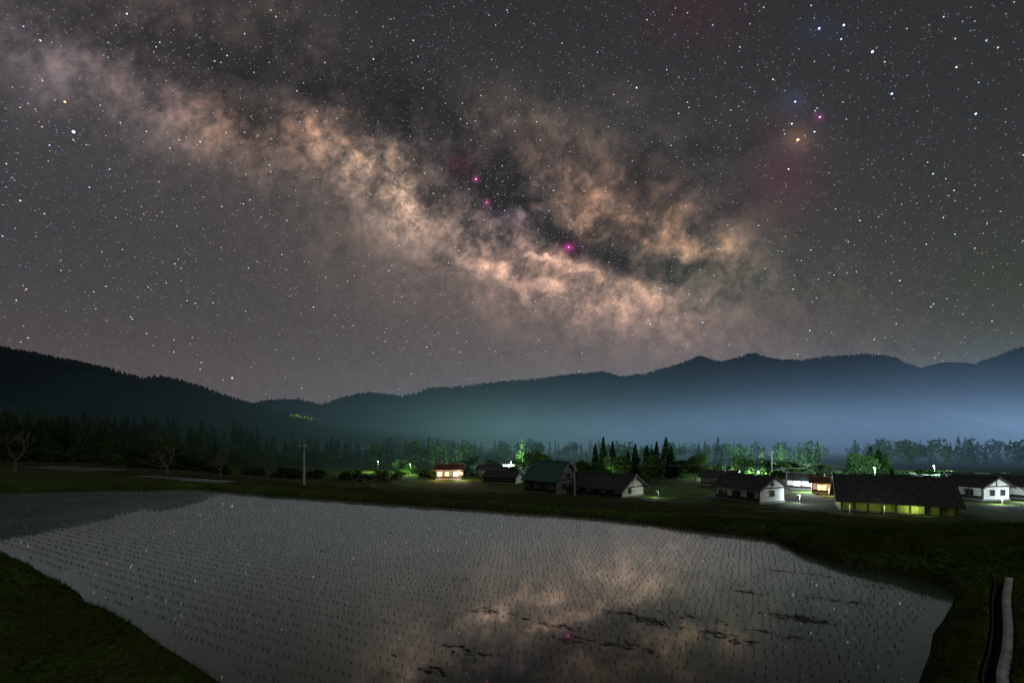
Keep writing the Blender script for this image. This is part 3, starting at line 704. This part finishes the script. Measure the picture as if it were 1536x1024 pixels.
o=bpy.data.objects.new('flood_light',l);sc.collection.objects.link(o);o.location=(x,y,CAM+(HY-606)/F*y);o.rotation_euler=(radians(40),0,radians(10))

# ---------------------------------------------------------------- valley mist (volume emission stands in for village light in the haze)
m=bpy.data.materials.new('valley_mist');m.use_nodes=True;nt=m.node_tree;N=nt.nodes;Lk=nt.links;N.clear()
out=N.new('ShaderNodeOutputMaterial');em=N.new('ShaderNodeEmission')
g=N.new('ShaderNodeNewGeometry');sx=N.new('ShaderNodeSeparateXYZ');Lk.new(g.outputs['Position'],sx.inputs[0])
def M(op,a,b=None,c=None):
    n_=N.new('ShaderNodeMath');n_.operation=op
    for i,v_ in enumerate((a,b,c)):
        if v_ is None:continue
        if isinstance(v_,(int,float)):n_.inputs[i].default_value=v_
        else:Lk.new(v_,n_.inputs[i])
    return n_.outputs[0]
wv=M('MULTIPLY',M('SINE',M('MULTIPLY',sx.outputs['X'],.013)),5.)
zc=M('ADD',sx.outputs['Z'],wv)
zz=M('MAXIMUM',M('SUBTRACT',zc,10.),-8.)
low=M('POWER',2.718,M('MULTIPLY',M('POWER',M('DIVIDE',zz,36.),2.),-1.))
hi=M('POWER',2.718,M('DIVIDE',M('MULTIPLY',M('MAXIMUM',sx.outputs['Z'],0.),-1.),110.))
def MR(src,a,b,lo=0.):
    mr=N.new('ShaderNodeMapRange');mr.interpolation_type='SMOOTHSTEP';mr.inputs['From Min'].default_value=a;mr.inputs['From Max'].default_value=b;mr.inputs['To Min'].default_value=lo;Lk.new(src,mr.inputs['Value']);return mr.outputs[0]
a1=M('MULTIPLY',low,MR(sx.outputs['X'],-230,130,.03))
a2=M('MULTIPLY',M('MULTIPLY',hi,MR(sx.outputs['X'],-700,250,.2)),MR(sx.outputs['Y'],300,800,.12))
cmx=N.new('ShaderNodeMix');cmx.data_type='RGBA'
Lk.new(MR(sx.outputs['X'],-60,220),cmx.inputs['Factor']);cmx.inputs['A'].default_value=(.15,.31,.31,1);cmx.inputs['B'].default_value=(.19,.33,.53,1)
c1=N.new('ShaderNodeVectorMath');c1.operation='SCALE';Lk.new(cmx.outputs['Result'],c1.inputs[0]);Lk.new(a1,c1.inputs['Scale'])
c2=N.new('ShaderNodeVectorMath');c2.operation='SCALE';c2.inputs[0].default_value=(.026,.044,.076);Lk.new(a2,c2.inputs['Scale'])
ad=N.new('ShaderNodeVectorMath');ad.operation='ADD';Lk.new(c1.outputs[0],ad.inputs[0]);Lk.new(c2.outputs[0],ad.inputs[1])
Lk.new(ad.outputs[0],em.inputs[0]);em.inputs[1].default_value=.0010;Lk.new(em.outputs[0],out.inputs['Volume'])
try:m.cycles.volume_step_rate=12.0
except Exception:pass
mb=MB();mb.box((100,600,105),(3000,900,230));mb.obj('valley_mist',[m])

# ---------------------------------------------------------------- camera
c=bpy.data.cameras.new('Camera');c.lens=16;c.sensor_width=36;c.shift_y=(HY-512)/1536.;c.clip_end=20000;c.clip_start=.05
co=bpy.data.objects.new('Camera',c);sc.collection.objects.link(co);co.location=(0,0,CAM);co.rotation_euler=(radians(90),0,0);sc.camera=co
